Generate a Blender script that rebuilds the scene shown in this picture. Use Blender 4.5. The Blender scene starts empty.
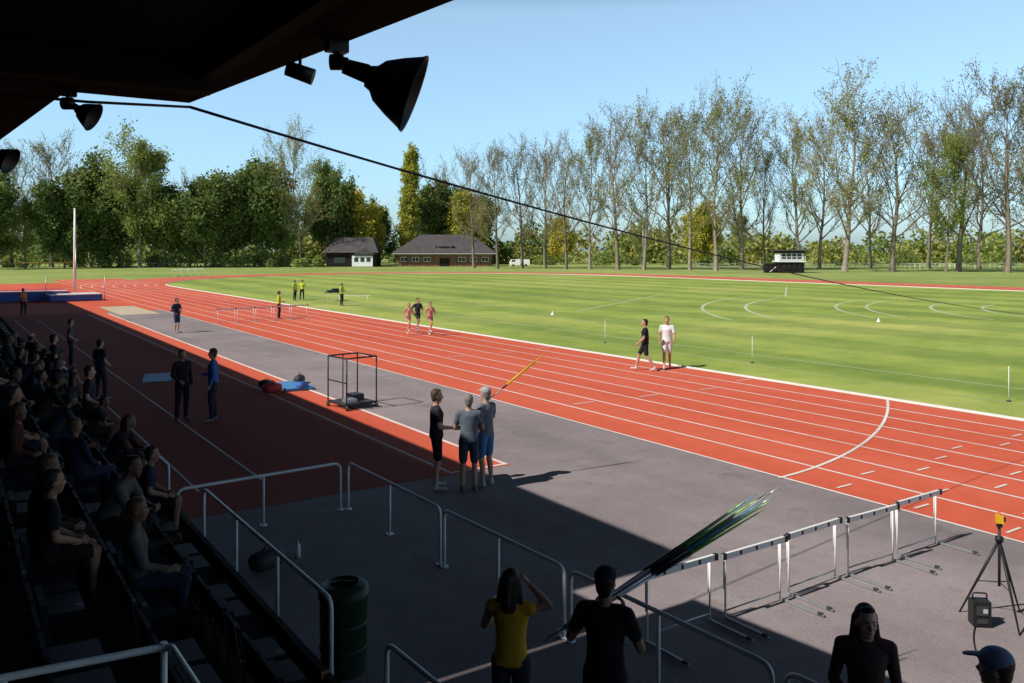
import bpy, math, random
import numpy as np
from mathutils import Vector, Matrix
scene=bpy.context.scene
R=math.radians
# ------------------------------------------------------------------ materials
def nmat(name):
    m=bpy.data.materials.new(name); m.use_nodes=True
    nt=m.node_tree; b=nt.nodes['Principled BSDF']
    return m,nt,b
def plain(name,col,rough=.7,var=.12,scale=8.,metal=0.,bump=0.,spec=.3):
    m,nt,b=nmat(name)
    tc=nt.nodes.new('ShaderNodeTexCoord'); n=nt.nodes.new('ShaderNodeTexNoise')
    n.inputs['Scale'].default_value=scale; n.inputs['Detail'].default_value=5
    nt.links.new(tc.outputs['Object'],n.inputs['Vector'])
    mx=nt.nodes.new('ShaderNodeMix'); mx.data_type='RGBA'
    c=np.array(col)
    mx.inputs[6].default_value=(*np.clip(c*(1-var*1.6),0,1),1); mx.inputs[7].default_value=(*np.clip(c*(1+var),0,1),1)
    nt.links.new(n.outputs['Fac'],mx.inputs[0]); nt.links.new(mx.outputs[2],b.inputs['Base Color'])
    b.inputs['Roughness'].default_value=rough; b.inputs['Metallic'].default_value=metal
    b.inputs['Specular IOR Level'].default_value=spec
    if bump:
        bp=nt.nodes.new('ShaderNodeBump'); bp.inputs['Strength'].default_value=bump; bp.inputs['Distance'].default_value=.02
        nt.links.new(n.outputs['Fac'],bp.inputs['Height']); nt.links.new(bp.outputs['Normal'],b.inputs['Normal'])
    return m
def ramp(nt,stops,const=False):
    r=nt.nodes.new('ShaderNodeValToRGB'); e=r.color_ramp.elements
    if const: r.color_ramp.interpolation='CONSTANT'
    while len(e)>1: e.remove(e[-1])
    e[0].position=stops[0][0]; e[0].color=(*stops[0][1],1)
    for p,c in stops[1:]:
        x=e.new(p); x.color=(*c,1)
    return r
def noise(nt,src,scale,detail=4,rough=.55,stretch=None):
    n=nt.nodes.new('ShaderNodeTexNoise'); n.inputs['Scale'].default_value=scale
    n.inputs['Detail'].default_value=detail; n.inputs['Roughness'].default_value=rough
    if stretch:
        mp=nt.nodes.new('ShaderNodeMapping'); mp.inputs['Scale'].default_value=stretch
        nt.links.new(src,mp.inputs['Vector']); nt.links.new(mp.outputs[0],n.inputs['Vector'])
    else: nt.links.new(src,n.inputs['Vector'])
    return n
def mixc(nt,a,b,fac,mode='MIX'):
    mx=nt.nodes.new('ShaderNodeMix'); mx.data_type='RGBA'; mx.blend_type=mode
    for i,v in ((6,a),(7,b)):
        if isinstance(v,tuple): mx.inputs[i].default_value=(*v,1)
        else: nt.links.new(v,mx.inputs[i])
    if isinstance(fac,float): mx.inputs[0].default_value=fac
    else: nt.links.new(fac,mx.inputs[0])
    return mx.outputs[2]
def cloth_varied(name,cols):
    m,nt,b=nmat(name); oi=nt.nodes.new('ShaderNodeObjectInfo')
    r=ramp(nt,[(i/len(cols),c) for i,c in enumerate(cols)],True); nt.links.new(oi.outputs['Random'],r.inputs[0])
    tc=nt.nodes.new('ShaderNodeTexCoord').outputs['Object']; n=noise(nt,tc,9,4)
    r2=ramp(nt,[(.3,(.75,.75,.75)),(.7,(1.15,1.15,1.15))]); nt.links.new(n.outputs['Fac'],r2.inputs[0])
    nt.links.new(mixc(nt,r.outputs[0],r2.outputs[0],1.0,'MULTIPLY'),b.inputs['Base Color']); b.inputs['Roughness'].default_value=.85; b.inputs['Specular IOR Level'].default_value=.15
    return m

def grass_mat(name,c1,c2,c3,stripes=True):
    m,nt,b=nmat(name); tc=nt.nodes.new('ShaderNodeTexCoord').outputs['Object']
    big=noise(nt,tc,.05,6,.65); mid=noise(nt,tc,.45,6,.65); fine=noise(nt,tc,14,4,.7)
    r=ramp(nt,[(.34,c1),(.5,c2),(.66,c3)]); nt.links.new(big.outputs['Fac'],r.inputs[0])
    col=r.outputs[0]
    r2=ramp(nt,[(.3,(.78,.80,.74)),(.5,(1,1,1)),(.72,(1.30,1.16,1.15))]); nt.links.new(mid.outputs['Fac'],r2.inputs[0])
    col=mixc(nt,col,r2.outputs[0],.9,'MULTIPLY')
    r3=ramp(nt,[(.3,(.7,.74,.68)),(.7,(1.25,1.2,1.2))]); nt.links.new(fine.outputs['Fac'],r3.inputs[0])
    col=mixc(nt,col,r3.outputs[0],.6,'MULTIPLY')
    if stripes:
        w=nt.nodes.new('ShaderNodeTexWave'); w.wave_type='BANDS'; w.bands_direction='X'
        w.inputs['Scale'].default_value=.045; w.inputs['Distortion'].default_value=.8; w.inputs['Detail'].default_value=2
        w.inputs['Detail Scale'].default_value=.4
        nt.links.new(tc,w.inputs['Vector'])
        r4=ramp(nt,[(.3,(.78,.84,.78)),(.7,(1.12,1.08,1.02))]); nt.links.new(w.outputs['Fac'],r4.inputs[0])
        col=mixc(nt,col,r4.outputs[0],.85,'MULTIPLY')
        pn=noise(nt,tc,.11,5,.7); r6=ramp(nt,[(.58,(0,0,0)),(.75,(.5,.5,.5))]); nt.links.new(pn.outputs['Fac'],r6.inputs[0])
        col=mixc(nt,col,(.38,.38,.13),r6.outputs[0])
    nt.links.new(col,b.inputs['Base Color']); b.inputs['Roughness'].default_value=.9; b.inputs['Specular IOR Level'].default_value=.15
    bp=nt.nodes.new('ShaderNodeBump'); bp.inputs['Strength'].default_value=.4; bp.inputs['Distance'].default_value=.03
    nt.links.new(fine.outputs['Fac'],bp.inputs['Height']); nt.links.new(bp.outputs['Normal'],b.inputs['Normal'])
    return m
def surf_mat(name,base,dark,light,speck=.25,rough=.85,stretch=None,cracks=False):
    m,nt,b=nmat(name); tc=nt.nodes.new('ShaderNodeTexCoord').outputs['Object']
    big=noise(nt,tc,.22,6,.62,stretch); mid=noise(nt,tc,2.3,6,.7); fine=noise(nt,tc,70,3,.7)
    r=ramp(nt,[(.28,dark),(.5,base),(.75,light)]); nt.links.new(big.outputs['Fac'],r.inputs[0])
    r2=ramp(nt,[(.25,(.82,.82,.82)),(.55,(1,1,1)),(.8,(1.12,1.12,1.12))]); nt.links.new(mid.outputs['Fac'],r2.inputs[0])
    col=mixc(nt,r.outputs[0],r2.outputs[0],.7,'MULTIPLY')
    r3=ramp(nt,[(.3,(1-speck,)*3),(.7,(1+speck,)*3)]); nt.links.new(fine.outputs['Fac'],r3.inputs[0])
    col=mixc(nt,col,r3.outputs[0],1.0,'MULTIPLY')
    if cracks:
        sp=noise(nt,tc,.9,5,.8); r5=ramp(nt,[(.58,(1,1,1)),(.66,(.66,.65,.64))]); nt.links.new(sp.outputs['Fac'],r5.inputs[0])
        col=mixc(nt,col,r5.outputs[0],.6,'MULTIPLY')
        st_=noise(nt,tc,.5,3,.6,(1,.06,1)); r7=ramp(nt,[(.35,(.84,.84,.84)),(.65,(1.1,1.1,1.1))]); nt.links.new(st_.outputs['Fac'],r7.inputs[0])
        col=mixc(nt,col,r7.outputs[0],.8,'MULTIPLY')
    nt.links.new(col,b.inputs['Base Color']); b.inputs['Roughness'].default_value=rough; b.inputs['Specular IOR Level'].default_value=.2
    bp=nt.nodes.new('ShaderNodeBump'); bp.inputs['Strength'].default_value=.3; bp.inputs['Distance'].default_value=.006
    nt.links.new(fine.outputs['Fac'],bp.inputs['Height']); nt.links.new(bp.outputs['Normal'],b.inputs['Normal'])
    return m
def leaf_mat(name,c1,c2,c3):
    m,nt,b=nmat(name); tc=nt.nodes.new('ShaderNodeTexCoord').outputs['Object']
    g=nt.nodes.new('ShaderNodeNewGeometry'); n=noise(nt,tc,.35,3)
    ad=nt.nodes.new('ShaderNodeMath'); ad.operation='MULTIPLY_ADD'; ad.inputs[1].default_value=.45
    nt.links.new(g.outputs['Random Per Island'],ad.inputs[0]); nt.links.new(n.outputs['Fac'],ad.inputs[2])
    r=ramp(nt,[(.4,c1),(.72,c2),(1.0,c3)]); nt.links.new(ad.outputs[0],r.inputs[0])
    oi=nt.nodes.new('ShaderNodeObjectInfo')
    ro=ramp(nt,[(0,(.8,.85,.75)),(1,(1.2,1.1,1.1))]); nt.links.new(oi.outputs['Random'],ro.inputs[0])
    col=mixc(nt,r.outputs[0],ro.outputs[0],1.0,'MULTIPLY')
    nt.links.new(col,b.inputs['Base Color']); b.inputs['Roughness'].default_value=.75; b.inputs['Specular IOR Level'].default_value=.2
    tr=nt.nodes.new('ShaderNodeBsdfTranslucent'); nt.links.new(col,tr.inputs['Color'])
    ms=nt.nodes.new('ShaderNodeMixShader'); ms.inputs[0].default_value=.35
    out=nt.nodes['Material Output']
    nt.links.new(b.outputs[0],ms.inputs[1]); nt.links.new(tr.outputs[0],ms.inputs[2]); nt.links.new(ms.outputs[0],out.inputs['Surface'])
    return m

M={}
M['field']=grass_mat('field_grass',(.215,.30,.062),(.285,.37,.088),(.385,.43,.13))
M['grass']=grass_mat('park_grass',(.21,.285,.075),(.275,.345,.10),(.355,.395,.14),False)
M['red']=surf_mat('red_track_rubber',(.62,.118,.062),(.54,.09,.048),(.68,.155,.09),.14,.85,(1,.15,1))
M['redshade']=surf_mat('worn_shaded_runway_rubber',(.38,.072,.046),(.31,.055,.037),(.43,.10,.07),.2,.9,(1,.3,1),True)  # worn mottling, plus base red darkened to deepen the roof shadow here
M['asphalt']=surf_mat('grey_tarmac',(.275,.232,.238),(.215,.18,.188),(.34,.295,.295),.3,.85,None,True)
M['line']=surf_mat('white_line_paint',(.76,.72,.68),(.60,.50,.46),(.82,.8,.78),.1)
M['gline']=surf_mat('grass_line_paint',(.48,.54,.34),(.36,.43,.22),(.62,.65,.48),.2)
M['sand']=surf_mat('sand',(.5,.42,.3),(.42,.36,.26),(.58,.5,.38),.2)
M['white']=plain('white_paint',(.80,.80,.79),.4,.08,6)
M['rail']=plain('white_rail_paint',(.80,.82,.84),.35,.16,5)
M['kerb']=plain('white_kerb',(.75,.75,.73),.5,.1,2)
M['black']=plain('black_metal',(.018,.018,.02),.45,.2,10)
M['dkgrey']=plain('dark_grey',(.05,.05,.055),.6,.2,10)
M['steel']=plain('galvanised_steel',(.45,.46,.47),.4,.15,12,.6)
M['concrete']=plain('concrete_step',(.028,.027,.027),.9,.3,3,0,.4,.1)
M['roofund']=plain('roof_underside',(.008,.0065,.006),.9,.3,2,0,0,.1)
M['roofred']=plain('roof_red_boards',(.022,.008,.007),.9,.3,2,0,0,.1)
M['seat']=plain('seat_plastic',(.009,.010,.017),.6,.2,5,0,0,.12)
M['green']=plain('green_plastic',(.012,.045,.025),.5,.2,4)
M['blue']=plain('blue_vinyl',(.05,.12,.42),.5,.15,3)
M['bluesheet']=plain('blue_sheet',(.08,.25,.55),.5,.15,3)
M['redv']=plain('red_vinyl',(.5,.05,.06),.5,.15,3)
M['yellow']=plain('yellow_plastic',(.75,.42,.02),.4,.1,5)
M['orange']=plain('orange_plastic',(.8,.22,.03),.4,.1,5)
M['neon']=plain('neon_green_javelin',(.35,.85,.20),.35,.1,5)
M['teal']=plain('teal_javelin',(.08,.40,.70),.35,.1,5)
M['silver']=plain('silver_javelin',(.65,.65,.68),.3,.1,5,.3)
M['brick']=plain('brown_brick',(.20,.10,.07),.9,.25,1.5)
M['slate']=plain('slate_roof',(.085,.075,.08),.8,.3,.8)
M['timber']=plain('dark_timber',(.022,.018,.017),.8,.3,2,0,0,.12)
M['glass']=plain('window_glass',(.03,.04,.05),.1,.1,2,0,0,.6)
M['bark']=plain('tree_bark',(.25,.205,.155),.9,.35,1.2)
M['bark2']=plain('pale_bark',(.31,.265,.20),.9,.35,1.2)
M['lf_olive']=leaf_mat('leaf_olive',(.17,.19,.05),(.30,.325,.09),(.42,.43,.14))
M['lf_brown']=leaf_mat('leaf_bud_brown',(.20,.175,.08),(.30,.275,.12),(.40,.38,.17))
M['lf_dark']=leaf_mat('leaf_dark_green',(.07,.115,.035),(.145,.21,.06),(.24,.31,.10))
M['lf_fresh']=leaf_mat('leaf_fresh_green',(.14,.20,.045),(.24,.31,.075),(.34,.41,.12))
M['lf_yellow']=leaf_mat('leaf_yellow_green',(.26,.27,.04),(.48,.47,.07),(.62,.58,.13))

# ------------------------------------------------------------------ mesh builder
class MB:
    def __init__(s): s.v=[];s.f=[];s.m=[];s.mats=[];s.sm=[]
    def mi(s,k):
        if k not in s.mats: s.mats.append(k)
        return s.mats.index(k)
    def add(s,vs,fs,k,smooth=False):
        o=len(s.v); s.v+= [tuple(v) for v in vs]
        i=s.mi(k)
        for f in fs: s.f.append(tuple(a+o for a in f)); s.m.append(i); s.sm.append(smooth)
    def box(s,c,size,k,rz=0,rot=None):
        x,y,z=[a/2 for a in size]; mt=rot if rot is not None else Matrix.Rotation(rz,3,'Z')
        vs=[mt@Vector((a*x,b*y,d*z))+Vector(c) for a in(-1,1) for b in(-1,1) for d in(-1,1)]
        s.add(vs,[(0,1,3,2),(4,6,7,5),(0,4,5,1),(2,3,7,6),(0,2,6,4),(1,5,7,3)],k)
    def tube(s,pts,r,k,n=8,closed=False):
        pts=[Vector(p) for p in pts]; rs=r if isinstance(r,(list,tuple)) else [r]*len(pts)
        o=len(s.v); i=s.mi(k); ref=None
        for j,p in enumerate(pts):
            d=(pts[min(j+1,len(pts)-1)]-pts[max(j-1,0)]).normalized()
            if ref is None: ref=Vector((0,0,1)) if abs(d.z)<.9 else Vector((1,0,0))
            a=(ref-d*ref.dot(d)).normalized(); b=d.cross(a); ref=a
            for q in range(n):
                t=2*math.pi*q/n; s.v.append(tuple(p+(a*math.cos(t)+b*math.sin(t))*rs[j]))
        for j in range(len(pts)-1):
            for q in range(n):
                s.f.append((o+j*n+q,o+j*n+(q+1)%n,o+(j+1)*n+(q+1)%n,o+(j+1)*n+q)); s.m.append(i); s.sm.append(True)
        s.f.append(tuple(o+q for q in range(n))[::-1]); s.m.append(i); s.sm.append(False)
        e=o+(len(pts)-1)*n; s.f.append(tuple(e+q for q in range(n))); s.m.append(i); s.sm.append(False)
    def lathe(s,c,prof,k,n=20,axis=(0,0,1)):
        ax=Vector(axis).normalized(); a=ax.orthogonal().normalized(); b=ax.cross(a); c=Vector(c)
        vs=[]
        for r,z in prof:
            for q in range(n):
                t=2*math.pi*q/n; vs.append(c+ax*z+(a*math.cos(t)+b*math.sin(t))*r)
        fs=[(j*n+q,j*n+(q+1)%n,(j+1)*n+(q+1)%n,(j+1)*n+q) for j in range(len(prof)-1) for q in range(n)]
        s.add(vs,fs,k,True)
    def poly(s,pts,k): s.add(pts,[tuple(range(len(pts)))],k)
    def build(s,name,loc=(0,0,0),rz=0):
        me=bpy.data.meshes.new(name+'_mesh'); me.from_pydata(s.v,[],s.f)
        for k in s.mats: me.materials.append(M[k])
        me.polygons.foreach_set('material_index',s.m); me.polygons.foreach_set('use_smooth',s.sm); me.update()
        ob=bpy.data.objects.new(name,me); scene.collection.objects.link(ob); ob.location=loc; ob.rotation_euler=(0,0,rz)
        return ob
def inst(ob,name,loc,rz=0,sc=1):
    o=bpy.data.objects.new(name,ob.data); scene.collection.objects.link(o); o.location=loc; o.rotation_euler=(0,0,rz)
    o.scale=sc if isinstance(sc,tuple) else (sc,)*3
    return o
def rounded(pts,rad,n=5):
    out=[Vector(pts[0])]
    for i in range(1,len(pts)-1):
        a,b,c=Vector(pts[i-1]),Vector(pts[i]),Vector(pts[i+1])
        u=(a-b).normalized(); w=(c-b).normalized(); p0=b+u*rad; p1=b+w*rad
        for j in range(n+1):
            t=j/n; out.append(p0*(1-t)**2+b*2*t*(1-t)+p1*t*t)
    out.append(Vector(pts[-1])); return out

# ------------------------------------------------------------------ ground, track
def sheet(name,pts,z,k):
    b=MB(); b.poly([(x,y,z) for x,y in pts],k); return b.build(name)
CX,YA,YB=59.5,107.,6.
RI=CX-23.1; RO=CX-13.5
def stadium(r,n=64):
    p=[]
    for i in range(n+1):
        a=math.pi*(1-i/n); p.append((CX+r*math.cos(a),YA+r*math.sin(a)))
    for i in range(n+1):
        a=-math.pi*i/n; p.append((CX+r*math.cos(a),YB+r*math.sin(a)))
    return p
def ring(b,r1,r2,z,k,z2=None):
    p,q=stadium(r1),stadium(r2); n=len(p)
    b.add([(x,y,z) for x,y in p]+[(x,y,z) for x,y in q],[(i,(i+1)%n,n+(i+1)%n,n+i) for i in range(n)],k)
sheet('ground',[(-3000,-3000),(3000,-3000),(3000,3000),(-3000,3000)],0,'grass')
sheet('tarmac_apron',[(-20,-40),(13.5,-40),(13.5,70),(-20,70)],.004,'asphalt')
b=MB(); b.poly([(x,y,.006) for x,y in stadium(RI+.2)],'field'); b.build('infield_grass')
b=MB(); ring(b,RI,RO,.009,'red'); b.build('running_track')
b=MB()
b.poly([(13.5,YA,.010),(23.1,YA,.010),(23.1,142,.010),(13.5,142,.010)],'red')
b.poly([(13.5,-40,.010),(23.1,-40,.010),(23.1,YB,.010),(13.5,YB,.010)],'red')
b.build('sprint_straight_extension')
b=MB()
b.poly([(8.2,14.45,.008),(9.7,14.45,.008),(9.7,66,.008),(8.2,66,.008)],'red')
b.poly([(3.4,14.45,.008),(8.2,14.45,.008),(8.2,66,.008),(3.4,66,.008)],'redshade')  # strip inside the roof shadow takes the shade-darkened red
b.poly([(-14,66,.008),(13.5,66,.008),(13.5,128,.008),(-14,128,.008)],'red')
b.build('jump_runway')
b=MB()
W=.033
def hl(x0,y0,x1,y1,w=W,z=.014,k='line'):
    d=Vector((x1-x0,y1-y0,0)).normalized(); n=Vector((-d.y,d.x,0))*w
    b.add([(x0+n.x,y0+n.y,z),(x0-n.x,y0-n.y,z),(x1-n.x,y1-n.y,z),(x1+n.x,y1+n.y,z)],[(0,1,2,3)],k)
lane=(RO-RI)/8
for i in range(0,9):
    r=RI+.06+i*lane*.995
    ring(b,r-W,r+W,.014,'line')
    x=CX-r
    hl(x,YA,x,142,z=.017); 
    if i<8: hl(x,YB,x,-40,z=.017)
hl(9.62,14.5,9.62,64,.05); hl(8.35,14.5,8.35,64,.035,.0135); hl(8.35,14.55,9.62,14.55,.04,.0145)
hl(5.1,16,5.1,62,.025); hl(3.9,16,3.9,62,.025)
pts=[]
for i in range(17):
    t=i/16; x=13.4+t*9.6; y=10.7+3.8*t**1.7; pts.append((x,y))
for p,q in zip(pts,pts[1:]): hl(*p,*q,.036,.019)
for i in range(8):
    x=CX-(RI+i*lane)-lane*.5
    for y in (9.9,8.4,6.9,5.2,3.6,2.2,19.0,30.5):
        if y>15 and i%2: continue
        yy=y+(7-i)*.06 - (i%3)*.25
        hl(x-.38,yy,x+.05 if y<15 else x+.38,yy,.026,.021)
hl(13.6,62,23,62,.04,.021); hl(13.6,3,23,3,.04,.021)
b.build('lane_markings')
b=MB(); 
p,q=stadium(RI-.02),stadium(RI-.09); n=len(p)
b.add([(x,y,0) for x,y in p]+[(x,y,.06) for x,y in p]+[(x,y,.06) for x,y in q]+[(x,y,0) for x,y in q],
      [(j*n+i,j*n+(i+1)%n,(j+1)*n+(i+1)%n,(j+1)*n+i) for j in range(3) for i in range(n)],'kerb'); b.build('track_kerb')
b=MB()
def arc(cx,cy,r,a0,a1,w=.12,n=24,z=.012):
    vs=[];
    for i in range(n+1):
        a=R(a0+(a1-a0)*i/n)
        for rr in (r-w,r+w): vs.append((cx+rr*math.cos(a),cy+rr*math.sin(a),z))
    b.add(vs,[(2*i,2*i+1,2*i+3,2*i+2) for i in range(n)],'gline')
for r,a0,a1 in ((35,104,152),(31.8,106,150),(25.2,104,150),(23,102,150),(18.5,100,156),(15,98,156)): arc(72,20,r,a0,a1)
hl(28.3,8,28.4,60,.05,.0125,'gline'); hl(28.4,60,29.2,108,.06,.0125,'gline')
hl(38,48,60,62,.10,.0135,'gline'); hl(66,52,84,66,.10,.0135,'gline'); hl(25.4,10,26.5,40,.03,.0145,'gline')
arc(36,62,14,-30,60,.09,24,.015)
arc(38,118,28,200,300,.10,24,.0155)
hl(30,26,44,96,.04,.0165,'gline')
b.build('infield_markings')
sheet('sand_pit',[(10.1,62),(12.6,62),(12.6,72),(10.1,72)],.018,'sand')
b=MB(); b.poly([(118,-60,.006),(190,-60,.006),(330,260,.006),(215,260,.006)],'field'); b.build('far_playing_field')

# ------------------------------------------------------------------ grandstand
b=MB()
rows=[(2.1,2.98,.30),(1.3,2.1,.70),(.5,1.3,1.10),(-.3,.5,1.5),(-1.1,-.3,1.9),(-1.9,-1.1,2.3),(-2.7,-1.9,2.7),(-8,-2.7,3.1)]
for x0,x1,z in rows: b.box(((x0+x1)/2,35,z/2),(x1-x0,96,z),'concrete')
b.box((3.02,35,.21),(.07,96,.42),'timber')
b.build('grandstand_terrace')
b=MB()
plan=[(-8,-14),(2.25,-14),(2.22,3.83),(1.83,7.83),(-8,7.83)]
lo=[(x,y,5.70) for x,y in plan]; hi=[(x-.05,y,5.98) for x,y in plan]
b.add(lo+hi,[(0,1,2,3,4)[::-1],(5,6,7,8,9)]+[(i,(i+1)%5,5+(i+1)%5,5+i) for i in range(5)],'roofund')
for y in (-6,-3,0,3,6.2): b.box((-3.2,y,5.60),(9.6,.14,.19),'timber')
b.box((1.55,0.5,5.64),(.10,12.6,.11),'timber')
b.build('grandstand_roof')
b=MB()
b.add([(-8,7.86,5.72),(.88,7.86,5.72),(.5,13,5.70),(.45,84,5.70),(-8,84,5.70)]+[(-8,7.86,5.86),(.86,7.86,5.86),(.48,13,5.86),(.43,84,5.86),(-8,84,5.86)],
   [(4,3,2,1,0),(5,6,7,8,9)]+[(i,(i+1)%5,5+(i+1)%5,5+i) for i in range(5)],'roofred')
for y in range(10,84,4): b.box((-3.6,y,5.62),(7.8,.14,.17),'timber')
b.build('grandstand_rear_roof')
b=MB(); b.box((-4.2,46.6,7.36),(7.8,75,2.98),'brick'); b.box((-4.2,46.6,8.9),(8.0,75.2,.1),'slate')  # unseen upper storey, added and sized for the shadow edge it casts
b.box((-8.2,35,3.4),(.3,98,7.0),'timber'); b.box((-2.5,-14.2,2.85),(11,.3,5.7),'timber')
for y in range(14,84,6): b.box((-6.5,y,4.4),(.25,.25,2.55),'dkgrey')
b.build('grandstand_building')
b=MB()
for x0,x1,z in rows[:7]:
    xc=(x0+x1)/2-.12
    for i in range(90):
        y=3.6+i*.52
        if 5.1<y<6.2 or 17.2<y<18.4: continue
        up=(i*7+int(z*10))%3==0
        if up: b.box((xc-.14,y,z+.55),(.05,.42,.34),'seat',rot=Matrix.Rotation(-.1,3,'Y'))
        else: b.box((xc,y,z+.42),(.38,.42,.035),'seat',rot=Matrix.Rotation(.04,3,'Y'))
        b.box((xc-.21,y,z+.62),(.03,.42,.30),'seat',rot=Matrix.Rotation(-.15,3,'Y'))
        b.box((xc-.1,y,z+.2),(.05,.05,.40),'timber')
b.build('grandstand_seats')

# ------------------------------------------------------------------ railings
def hoop(pts,name,posts=(),r=.024):
    b=MB(); b.tube(rounded(pts,.13),r,'rail',10)
    for (x,y,z) in posts: b.tube([(x,y,.0),(x,y,z)],r*.9,'rail',8)
    for x,y in [(pts[0][0],pts[0][1]),(pts[-1][0],pts[-1][1])]+[(p[0],p[1]) for p in posts]:
        b.tube([(x,y,.004),(x,y,.022)],.06,'rail',10)
    return b.build(name)
def hoop2(a,c,h,name,mid=1,r=.024):
    a=Vector(a);c=Vector(c)
    ms=[a.lerp(c,(i+1)/(mid+1)) for i in range(mid)]
    return hoop([(a.x,a.y,.01),(a.x,a.y,h),(c.x,c.y,h),(c.x,c.y,.01)],name,[(m.x,m.y,h) for m in ms],r)
hoop2((2.95,13.4),(5.62,13.55),.8,'white_railing',1)
hoop2((5.74,13.5),(5.80,10.42),.8,'white_railing',1)
hoop2((5.80,10.3),(5.88,7.68),.8,'white_railing',1)
hoop2((5.88,7.56),(5.98,4.85),.8,'white_railing',1)
hoop2((6.0,4.72),(6.12,2.1),.8,'white_railing',1)
hoop2((6.13,1.95),(6.2,-.7),.8,'white_railing',1)
hoop2((3.12,12.5),(3.16,7.85),1.0,'white_railing',2)
hoop2((3.10,16.5),(3.12,14.75),.85,'white_railing',0)
hoop2((3.1,32),(3.1,27),.85,'white_railing',1)
hoop2((3.42,7.15),(3.5,4.2),.78,'white_railing',1)
b=MB()
b.tube(rounded([(-.6,5.62,1.5),(-.6,5.62,2.02),(1.16,5.62,1.92),(1.2,5.58,1.92),(1.22,4.6,1.92),(1.22,4.6,.7)],.02),.024,'rail',8)
b.tube([(1.16,5.62,1.1),(1.16,5.62,1.95)],.022,'rail',8); b.tube([(.3,5.62,1.5),(.3,5.62,1.96)],.02,'rail',8)
b.build('stair_handrail')

# ------------------------------------------------------------------ hurdles
def hurdle_mesh(h=.80):
    b=MB()
    b.box((0,0,h-.035),(1.18,.04,.07),'white')
    for x in (-.56,.56): b.box((x,0,h-.035),(.06,.044,.074),'black')
    for x in (-.28,0,.28): b.box((x,0,h-.035),(.04,.044,.05),'black')
    for x in (-.50,.50):
        b.tube([(x,.03,.04),(x,.03,h-.06)],.012,'white',8)
        b.tube([(x,.055,.35),(x,.055,h-.08)],.008,'white',6)
        b.box((x,-.28,.022),(.03,.66,.025),'steel')
        b.box((x,-.56,.032),(.04,.06,.03),'dkgrey')
    b.tube([(-.5,.03,.10),(.5,.03,.10)],.010,'steel',8)
    return b
H0=hurdle_mesh().build('hurdle',(7.05,7.0,.005),R(0))
for i in range(1,5): inst(H0,'hurdle',(7.05+i*1.21,7.0-.05*(i%2),.005),R(1.5*((i*7)%3-1)))
for i in range(5): inst(H0,'hurdle',(14.3+i*1.2,52+.2*i,.01),0,(1,1,1.1))
for i in range(4): inst(H0,'hurdle',(33+i*1.6,150+i*1.5,.01),R(-30),(1.6,1,1.4))

# ------------------------------------------------------------------ misc objects
b=MB(); b.lathe((0,0,0),[(0,.0),(.21,.0),(.235,.03),(.25,.78),(.265,.79),(.265,.84),(.25,.845),(.24,.84),(.225,.70),(0,.68)],'green',24)
b.lathe((0,0,.845),[(.265,0),(.25,.05),(.16,.09),(.15,.05)],'green',24)
for z in (.25,.5): b.lathe((0,0,z),[(.245,0),(.252,.01),(.252,.03),(.246,.04)],'green',24)
b.build('litter_bin',(3.5,8.35,.004))
b=MB()
for a in (80,200,320):
    b.tube([(0,0,.95),(.22*math.cos(R(a)),.22*math.sin(R(a)),.45),(.42*math.cos(R(a)),.42*math.sin(R(a)),0)],[.018,.016,.010],'black',6)
    b.tube([(0,0,.45),(.24*math.cos(R(a)),.24*math.sin(R(a)),.42)],.007,'dkgrey',5)
b.tube([(0,0,.40),(0,0,1.12)],.016,'black',8); b.lathe((0,0,.93),[(0,0),(.045,.0),(.045,.06),(0,.06)],'black',12)
b.box((0,0,1.13),(.06,.06,.05),'black'); b.box((0,0,1.20),(.10,.08,.09),'yellow'); b.box((.0,-.05,1.20),(.05,.03,.05),'black'); b.box((0,0,1.26),(.05,.03,.03),'orange')
b.build('survey_tripod',(10.45,5.15,.004),R(35))
b=MB(); b.box((0,0,.16),(.20,.15,.28),'black'); b.box((-.0,-.08,.20),(.13,.012,.11),'dkgrey'); b.box((.03,-.083,.20),(.05,.012,.05),'silver'); b.box((0,-.08,.08),(.12,.012,.05),'dkgrey'); b.tube(rounded([(-.08,0,.31),(-.08,0,.38),(.08,0,.38),(.08,0,.31)],.03),.01,'black',6)
b.build('portable_timing_box',(10.1,5.2,.005),R(-40))
b=MB(); cp=[]
for i in range(30):
    t=i/29; cp.append((10.0-t*2.6+.1*math.sin(t*9),5.2-t*2.2+.25*math.sin(t*6),.012))
b.tube(cp,.009,'black',5); b.build('power_cable')
b=MB(); w,d,h=.95,1.0,1.42
for x in (-w/2,w/2):
    for y in (-d/2,d/2):
        b.tube([(x,y,.08),(x,y,h)],.022,'black',6); b.lathe((x-.02,y,.07),[(0,0),(.07,0),(.07,.04),(0,.04)],'dkgrey',12,(1,0,0))
for z in (.14,h):
    for x in (-w/2,w/2): b.tube([(x,-d/2,z),(x,d/2,z)],.022,'black',6)
    for y in (-d/2,d/2): b.tube([(-w/2,y,z),(w/2,y,z)],.022,'black',6)
b.tube([(-w/2,-d/2,.75),(-w/2,d/2,.75)],.018,'black',6); b.tube([(0,d/2,.14),(0,d/2,h)],.018,'black',6)
b.box((0,0,.155),(w*.9,d*.9,.02),'dkgrey'); b.box((.15,.1,.26),(.35,.4,.16),'dkgrey'); b.box((-.2,-.2,.22),(.3,.3,.09),'steel')
b.build('equipment_trolley',(9.6,22.3,.01),R(8))
b=MB()
b.box((.1,.2,.05),(.9,1.6,.08),'bluesheet',.3)
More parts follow.
